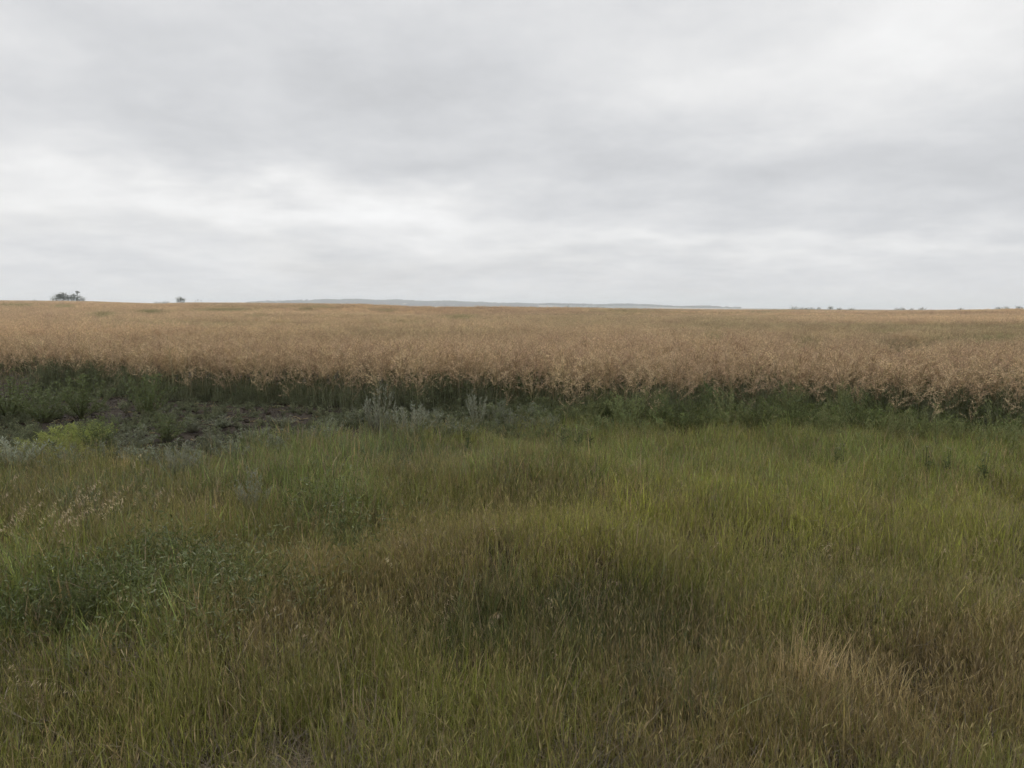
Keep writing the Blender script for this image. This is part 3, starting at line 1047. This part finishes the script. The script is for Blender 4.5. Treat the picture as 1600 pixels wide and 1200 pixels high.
S = rng.uniform(.6, 1.15, len(X)) * np.interp(px, [0, 300, 600, 950, 1600], [1, .75, .9, 1.5, 1.6])
ru, au = sample_polar(90000, 9, 18.5, -AZM, AZM)
e_ = crop_edge(au)
ok = (ru > e_ - .25) & (ru < e_ + 1.6)
ru, au = ru[ok][:3800], au[ok][:3800]
xu, yu = ru * np.sin(au), ru * np.cos(au)
X, Y = np.concatenate([X, xu]), np.concatenate([Y, yu])
K = np.concatenate([K, np.where(rng.uniform(0, 1, len(xu)) < .8, rng.integers(10, 14, len(xu)), rng.integers(4, 7, len(xu)))])
T = np.concatenate([T, np.array([.20, .205, .125]) * rng.uniform(.6, 1.4, (len(xu), 1))])
S = np.concatenate([S, rng.uniform(.5, 1.25, len(xu)) * (1 + .35 * field_noise(xu, yu, 1.1, 77)) * np.interp(column(xu, yu), [150, 280, 620, 900, 1500], [1.1, .6, .8, 1., 1.1])])
scatter('weed_ground_cover', 'low grey green weeds and dead stalks spread over the bare soil', 'ground cover', cvar, X, Y, S, K, T)

# clods of the bare soil
kvar = []
for k in range(4):
    m = MB()
    vs_ = []
    for i in range(4):
        for j in range(6):
            ph, th = math.pi * (i + .5) / 4, 2 * math.pi * j / 6
            rd = U(.7, 1.2)
            vs_.append((math.sin(ph) * math.cos(th) * rd, math.sin(ph) * math.sin(th) * rd, .6 * math.cos(ph) * rd))
    fs = [(i * 6 + j, i * 6 + (j + 1) % 6, i * 6 + 6 + (j + 1) % 6, i * 6 + 6 + j) for i in range(3) for j in range(6)]
    fs += [tuple(range(5, -1, -1)), tuple(range(18, 24))]
    m.add(vs_, fs, [(1, 1, 1)] * 24)
    kvar.append(m.mesh('clod', M_DRY_T))
r, a = sample_polar(30000, 7, 17.5, -AZM, math.radians(20))
ok = (r > verge_edge(a) - .6) & (r < crop_edge(a) + .8)
r, a = r[ok], a[ok]
X, Y = r * np.sin(a), r * np.cos(a)
S = np.clip(rng.lognormal(math.log(.011), .6, len(X)), .005, .06)
T = np.array([.034, .026, .018]) * rng.uniform(.6, 1.5, (len(X), 1))
scatter('soil_clods', 'dark crumbly clods on the strip of bare soil', 'soil', kvar, X, Y, S, rng.integers(0, 4, len(X)), T, tilt=.8, sink=.004)

# ------------------------------------------------------------------ single grasses that stand out
def panicle_grass():
    """tall brome stalk with a nodding, one-sided panicle"""
    st, hd = MB(), MB()
    h = U(.42, .54)
    az = U(-.4, .4)
    dx, dy = math.cos(az), math.sin(az)
    pts = []
    x = z = 0
    ang = U(.02, .1)
    for k in range(8):
        pts.append(Vector((dx * x, dy * x, z)))
        x += h / 7 * math.sin(ang)
        z += h / 7 * math.cos(ang)
        ang += .06 if k < 3 else .27
    c = (.27, .225, .12)
    st.tube(pts, [.002, .0019, .0018, .0017, .0015, .0012, .001, .0006], [c] * 8, 3)
    for q in range(3):
        st.blade((0, 0, U(0, .12)), U(0, 6.283), U(.16, .26), .005, U(.2, .5), U(.3, 1.2), (.12, .12, .04), (.16, .14, .06), 4)
    for j in range(22):
        t = U(3.6, 7)
        i = min(int(t), 6)
        p = pts[i].lerp(pts[i + 1], t - i)
        d = Vector((dx * U(.2, 1.2) + U(-.35, .35), dy * U(.2, 1.2) + U(-.35, .35), U(-.9, .15)))
        q = p + d.normalized() * U(.008, .03)
        hd.leaf(q, d + Vector((0, 0, -.3)), U(.02, .036), U(.004, .007), ucol((.46, .375, .235), .25))
    return st.mesh('brome_stem', M_DRY), hd.mesh('brome_panicle', M_DRY)


BROME = [panicle_grass() for k in range(5)]
spots = [(random.gauss(95, 75), random.gauss(862, 30)) for k in range(34)] + \
        [(20, 800), (40, 820), (205, 770), (190, 815), (315, 842), (240, 850), (65, 850), (8, 860), (150, 835), (118, 815)]
for px0, py0 in spots:
    x, y = ground_at(px0, py0)
    a = BROME[random.randrange(5)]
    root = link('brome_grass_stalk', None, None, (x, y, float(terrain(x, y)) - .01))
    root.empty_display_size = .1
    root.rotation_euler = (0, 0, random.gauss(.1, .4))
    s_ = U(.75, 1.0)
    root.scale = (s_, s_, s_)
    link('stem', a[0], root)
    tag(link('panicle', a[1], root), kind='stuff')
    tag(root, 'pale brome stalk with nodding seed panicle among the grasses at left', 'grass stalk', 'brome stalks at the left of the verge')
spots = [(U(20, 1580), U(720, 1150)) for k in range(70)]
for px0, py0 in spots:
    x, y = ground_at(px0, py0)
    a = BROME[random.randrange(5)]
    root = link('dry_grass_stalk', None, None, (x, y, float(terrain(x, y)) - .01))
    root.empty_display_size = .1
    root.rotation_euler = (random.gauss(0, .25), random.gauss(0, .25), U(0, 6.283))
    s_ = U(.5, .72)
    root.scale = (s_, s_, s_)
    link('stem', a[0], root)
    tag(link('panicle', a[1], root), kind='stuff')
    tag(root, 'single pale dry stalk with bent head sticking out of the verge grass', 'grass stalk', 'pale dry stalks scattered in the verge')

# tufts of dead straw
def dry_tuft(n, h, spread):
    m = MB()
    for q in range(n):
        a, r = U(0, 6.283), spread * math.sqrt(U(0, 1))
        b = U(.75, 1.2)
        m.blade((r * math.cos(a), r * math.sin(a), 0), U(0, 6.283), h * U(.5, 1.05), U(.002, .0042), abs(random.gauss(0, .26)), U(0, 1.5) * U(0, 1),
                (.42 * b, .315 * b, .145 * b), (.58 * b, .46 * b, .245 * b), 4)
    return m


for (px0, py0, n, h, sp, lab) in ((1272, 1075, 150, .40, .17, 'pale straw coloured tuft of dead grass in the lower right verge'),
                                  (1350, 1090, 90, .30, .17, 'lower straw tuft right beside the palest tuft of dead grass'),
                                  (1555, 1000, 90, .22, .14, 'brown dead tuft near the right border of the verge'),
                                  (195, 752, 60, .34, .06, 'small bleached tuft standing in grey weeds at the left')):
    x, y = ground_at(px0, py0)
    me = dry_tuft(n, h, sp).mesh('dry_tuft', M_DRY)
    tag(link('dry_grass_tuft', me, None, (x, y, float(terrain(x, y)) - .01)), lab, 'grass tuft')

# pale flower heads of a few thistles
TH = []
for k in range(3):
    st, fo = feathery_weed(.42, .07, 4, 14, .012, .06, .4, (.09, .12, .05))
    hd = MB()
    for q in range(5):
        a, r, z0 = U(0, 6.283), U(0, .07), U(.36, .44)
        c0 = Vector((r * math.cos(a), r * math.sin(a), z0))
        st.tube([(0, 0, 0), c0], [.003, .002], [(.1, .12, .06)] * 2, 3)
        for j in range(16):
            hd.leaf(c0, (U(-1, 1), U(-1, 1), U(0, 1.3)), U(.012, .02), U(.004, .007), ucol((.30, .29, .18), .15))
    TH.append((st.mesh('thistle_stems', M_VEG), fo.mesh('thistle_foliage', M_VEG), hd.mesh('thistle_heads', M_VEG)))
for px0, py0 in ((878, 706), (905, 712), (918, 709), (732, 712), (1305, 742), (1316, 743), (1445, 752), (1482, 752), (1535, 760), (872, 728)):
    x, y = ground_at(px0, py0)
    a = random.choice(TH)
    root = link('thistle_plant', None, None, (x, y, float(terrain(x, y)) - .01))
    root.empty_display_size = .1
    s_ = U(.75, .95)
    root.scale = (s_, s_, s_)
    root.rotation_euler = (0, 0, U(0, 6.283))
    link('stems', a[0], root)
    tag(link('foliage', a[1], root), kind='stuff')
    link('flower_heads', a[2], root)
    tag(root, 'thistle with pale fluffy heads standing in the verge grass', 'weed', 'pale thistles in the verge')

# ------------------------------------------------------------------ trees on the skyline
LEAFC, LEAFC2 = (.07, .085, .045), (.11, .125, .065)


def tree_parts(h, wd, trunk_h, n_leaf, leaf_sz, limbs=6, bush=False, lean=0.0):
    tr, cr = MB(), MB()
    bark = (.09, .075, .06)
    tr.tube([(0, 0, -.4), (lean * .3 * h, 0, h * .3), (lean * .7 * h, 0, h * .62), (lean * h, 0, h * .93)],
            [h * .022, h * .018, h * .011, h * .003], [bark] * 4, 6)
    tips = [(Vector((lean * h, 0, h * .88)), .6)]
    for k in range(limbs):
        a = 6.283 * k / limbs + U(-.5, .5)
        u = U(.0 if bush else .25, .7)
        z0 = max(trunk_h * h * U(.6, 1.1), .05 * h) if bush else h * U(trunk_h, .7)
        rad = wd * .5 * U(.45, .8)
        e = Vector((lean * h * .7 + math.cos(a) * rad, math.sin(a) * rad, z0 + (h - z0) * U(.3, .75)))
        s0 = Vector((lean * z0, 0, z0))
        tr.tube([s0, s0.lerp(e, .5) + Vector((0, 0, .03 * h)), e], [h * .009, h * .006, h * .002], [bark] * 3, 4)
        tips.append((e, U(.7, 1.1)))
    for k in range(n_leaf):
        e, w_ = random.choice(tips)
        rr_ = wd * .24 * w_
        d = Vector((random.gauss(0, .5), random.gauss(0, .5), random.gauss(0, .42)))
        p = e + d * rr_ * 1.5
        p.z = max(p.z, h * .03)
        cr.leaf(p, (U(-1, 1), U(-1, 1), U(-.6, 1)), leaf_sz * U(.7, 1.3), leaf_sz * U(.5, .9), ucol(LEAFC if U(0, 1) < .6 else LEAFC2, .3))
    return tr.mesh('trunk', M_DRY), cr.mesh('crown', M_VEG)


def skyline_tree(name, label, px, r, h, wd, cat='tree', group=None, bush=False, n=420, trunk=.22, lean=0.0, limbs=7):
    x, y = polar_xy(px, r)
    x, y = float(x), float(y)
    t, c = tree_parts(h, wd, trunk, n, max(h, wd) * .085, limbs, bush, lean)
    root = link(name, None, None, (x, y, float(terrain(x, y)) - .05))
    root.rotation_euler = (0, 0, 0)
    link('trunk', t, root)
    link('crown', c, root)
    tag(root, label, cat, group)


M_ = 690 / F      # metres per photo pixel at the left crest
skyline_tree('shrub', 'broad shrub at the left of the bluff on the left skyline', 92, 700, 10 * M_, 16 * M_, 'shrub', None, True, 500, .1)
skyline_tree('shrub', 'tallest dense shrub in the bluff on the left skyline', 99, 702, 12.5 * M_, 15 * M_, 'shrub', None, True, 600, .1)
skyline_tree('shrub', 'low shrub in the middle of the bluff on the left skyline', 107, 698, 8 * M_, 14 * M_, 'shrub', None, True, 400, .1)
skyline_tree('shrub', 'dense shrub at the foot of the thin tree on the left skyline', 116, 700, 11 * M_, 14 * M_, 'shrub', None, True, 500, .1)
skyline_tree('shrub', 'sloping low shrub at the right end of the left skyline bluff', 125, 698, 7.5 * M_, 12 * M_, 'shrub', None, True, 350, .1)
skyline_tree('thin_tree', 'thin bare tree with small tuft above the left skyline bluff', 120, 705, 16 * M_, 7 * M_, 'tree', None, False, 70, .6, .1, 4)
skyline_tree('shrub', 'tiny lone bush at the left of the skyline bluff', 54, 700, 4.0 * M_, 5 * M_, 'shrub', None, True, 100, .1)
skyline_tree('round_tree', 'lone round tree on the skyline right of the left bluff', 282, 720, 9 * M_, 11 * M_, 'tree', None, True, 700, .1)
for k, (px0, h0, w0) in enumerate(((305, 5, 3), (309, 7, 2), (314, 5.5, 3))):
    skyline_tree('thin_tree', ['first small bare tree right of the lone round tree on the skyline', 'tallest bare tree of three right of the lone round tree',
                 'last small bare tree right of the lone round tree on the skyline'][k], px0, 722, h0 * M_, w0 * M_, 'tree', None, False, 26, .5, 0, 4)
for px0 in (243, 249, 256, 262):
    skyline_tree('distant_bush', 'small hazy bush in the skyline dip left of the round tree', px0, 800, 4.5 * M_, 8 * M_, 'shrub', 'bushes in the left skyline dip', True, 140, .1)
for px0, r0, h0, w0 in ((1240, 700, 3.6, 12), (1252, 640, 3.4, 9), (1259, 640, 3.2, 8), (1268, 700, 3.0, 9), (1278, 640, 4.4, 6), (1310, 700, 3, 10), (1330, 700, 2.6, 10),
                        (1402, 600, 3, 9), (1410, 600, 3.6, 9), (1424, 600, 3.1, 6), (1440, 600, 3.4, 9), (1500, 600, 2.6, 8), (1560, 560, 3.4, 9), (1572, 560, 3.4, 8),
                        (1592, 540, 3.8, 10), (1604, 540, 3.8, 10)):
    x, y = polar_xy(px0, r0)
    lift = max(0.0, (CAM_Z + r0 * (horizon(px0) - np.interp(px0, SKY_X, SKY_Y)) / F) - float(terrain(x, y)))
    skyline_tree('distant_bush', 'small dark bush just showing above the right skyline', px0, r0, h0 * r0 / F * .9 + lift, w0 * r0 / F, 'shrub',
                 'bushes along the right skyline', True, 200, .45)
x, y = polar_xy(1297, 640)
lift = max(0.0, (CAM_Z + 640 * (horizon(1297) - np.interp(1297, SKY_X, SKY_Y)) / F) - float(terrain(x, y)))
skyline_tree('lone_tree', 'most distinct small tree standing on the right skyline', 1297, 640, 4.6 * 640 / F + lift, 7 * 640 / F, 'tree', None, False, 320, .6)
for px0, r0, h0, w0 in ((697, 2300, 3, 14), (710, 2300, 2.4, 10), (784, 1500, 5, 11), (793, 1500, 4.6, 11), (802, 1500, 4.6, 10), (812, 1480, 6.5, 3), (820, 1480, 6.5, 3), (826, 1480, 5.5, 5),
                        (866, 2000, 3, 9), (886, 1700, 7, 12), (897, 1700, 6, 12), (908, 1700, 5.5, 12), (920, 1700, 5, 12), (932, 1700, 6, 12), (943, 1700, 5, 10),
                        (1210, 1400, 5, 6), (1222, 1400, 5, 7), (1232, 1400, 4.5, 8)):
    skyline_tree('distant_tree', 'hazy tree out on the plain beyond the dip in the field', px0, r0, (h0 + 2) * r0 / F, w0 * r0 / F, 'tree',
                 'hazy trees on the plain', False, 150, .15)

# woods on the far ridge: one mass
fvar = []
for k in range(3):
    m = MB()
    for q in range(160):
        th, ph = U(0, 6.283), U(0, 1)
        rd = U(.6, 1)
        p = (math.cos(th) * rd * math.sqrt(1 - ph * ph * .8) * .6, math.sin(th) * rd * math.sqrt(1 - ph * ph * .8) * .6, ph * rd)
        m.leaf(p, (U(-1, 1), U(-1, 1), U(-.5, 1)), .3, .24, ucol((1, 1, 1), .3))
    fvar.append(m.mesh('woods', M_VEG_T))
PX = np.concatenate([rng.uniform(440, 840, 2600), rng.uniform(840, 1106, 900), rng.uniform(1106, 1156, 120), rng.uniform(385, 480, 160)])
RR = np.concatenate([rng.uniform(3950, 4720, 2600), rng.uniform(4380, 4700, 900), rng.uniform(4380, 4700, 120), rng.uniform(4400, 4700, 160)])
ok = field_noise(PX / 40, RR / 260, 1.0, 91) > np.where(PX < 840, -1.0, -.6)
PX, RR = PX[ok], RR[ok]
X, Y = polar_xy(PX, RR)
zz = np.maximum(hill_z(PX, RR), terrain(X, Y))
S = rng.uniform(4, 11, len(X)) * (1 + .3 * field_noise(PX / 15, RR / 200, 1.0, 93))
scatter('far_woods', 'bluish strip of woodland along the far ridge', 'woods', fvar, X, Y, S, rng.integers(0, 3, len(X)),
        np.array([.05, .062, .03]) * rng.uniform(.8, 1.2, (len(X), 1)), tilt=.03, sink=.5, zadd=zz - terrain(X, Y), sxy=S * 1.5)

# ------------------------------------------------------------------ labels by place where looks alone do not tell things apart
ORD = ('first second third fourth fifth sixth seventh eighth ninth tenth eleventh twelfth thirteenth fourteenth fifteenth sixteenth '
       'seventeenth eighteenth nineteenth twentieth twenty-first twenty-second twenty-third twenty-fourth').split()
PLACE = {'bushes in the left skyline dip': 'small hazy bush in the skyline dip, {} from the left',
         'bushes along the right skyline': 'small dark bush showing above the right skyline, {} from the left',
         'hazy trees on the plain': 'hazy tree on the plain beyond the field dip, {} from the left',
         'dark weeds along the right of the crop': 'dark feathery weed of the belt along the right crop, {} from the left',
         'upright stalks along the right verge': 'upright pale green weed stalk before the dark weed belt, {} from the left',
         'low weeds on the bare soil strip': 'low grey green weed on the bare soil strip, {} from the left',
         'pale thistles in the verge': 'thistle with pale fluffy heads in the verge grass, {} from the left'}
for g_, txt in PLACE.items():
    mem = [o for o in scene.objects if o.parent is None and o.get('group') == g_]
    mem.sort(key=lambda o: o.location.x / o.location.y)
    for o, nm in zip(mem, ORD):
        o['label'] = txt.format(nm)

# ------------------------------------------------------------------ haze
hz = bpy.data.meshes.new('haze')
E, Z0, Z1 = 15000, -14.5, 62.0
hz.from_pydata([(-E, -E, Z0), (E, -E, Z0), (E, E, Z0), (-E, E, Z0), (-E, -E, Z1), (E, -E, Z1), (E, E, Z1), (-E, E, Z1)], [],
               [(0, 3, 2, 1), (4, 5, 6, 7), (0, 1, 5, 4), (1, 2, 6, 5), (2, 3, 7, 6), (3, 0, 4, 7)])
mt = bpy.data.materials.new('haze')
mt.use_nodes = True
t = NT(mt.node_tree)
pv = t.n('ShaderNodeVolumePrincipled', {'Color': (0.85, 0.925, 1.0, 1), 'Density': 2.1e-4, 'Anisotropy': 0.2})
t.n('ShaderNodeOutputMaterial', {'Volume': pv.outputs[0]})
hz.materials.append(mt)
tag(link('haze', hz), 'thin pale haze over the whole plain', 'haze', None, 'stuff')
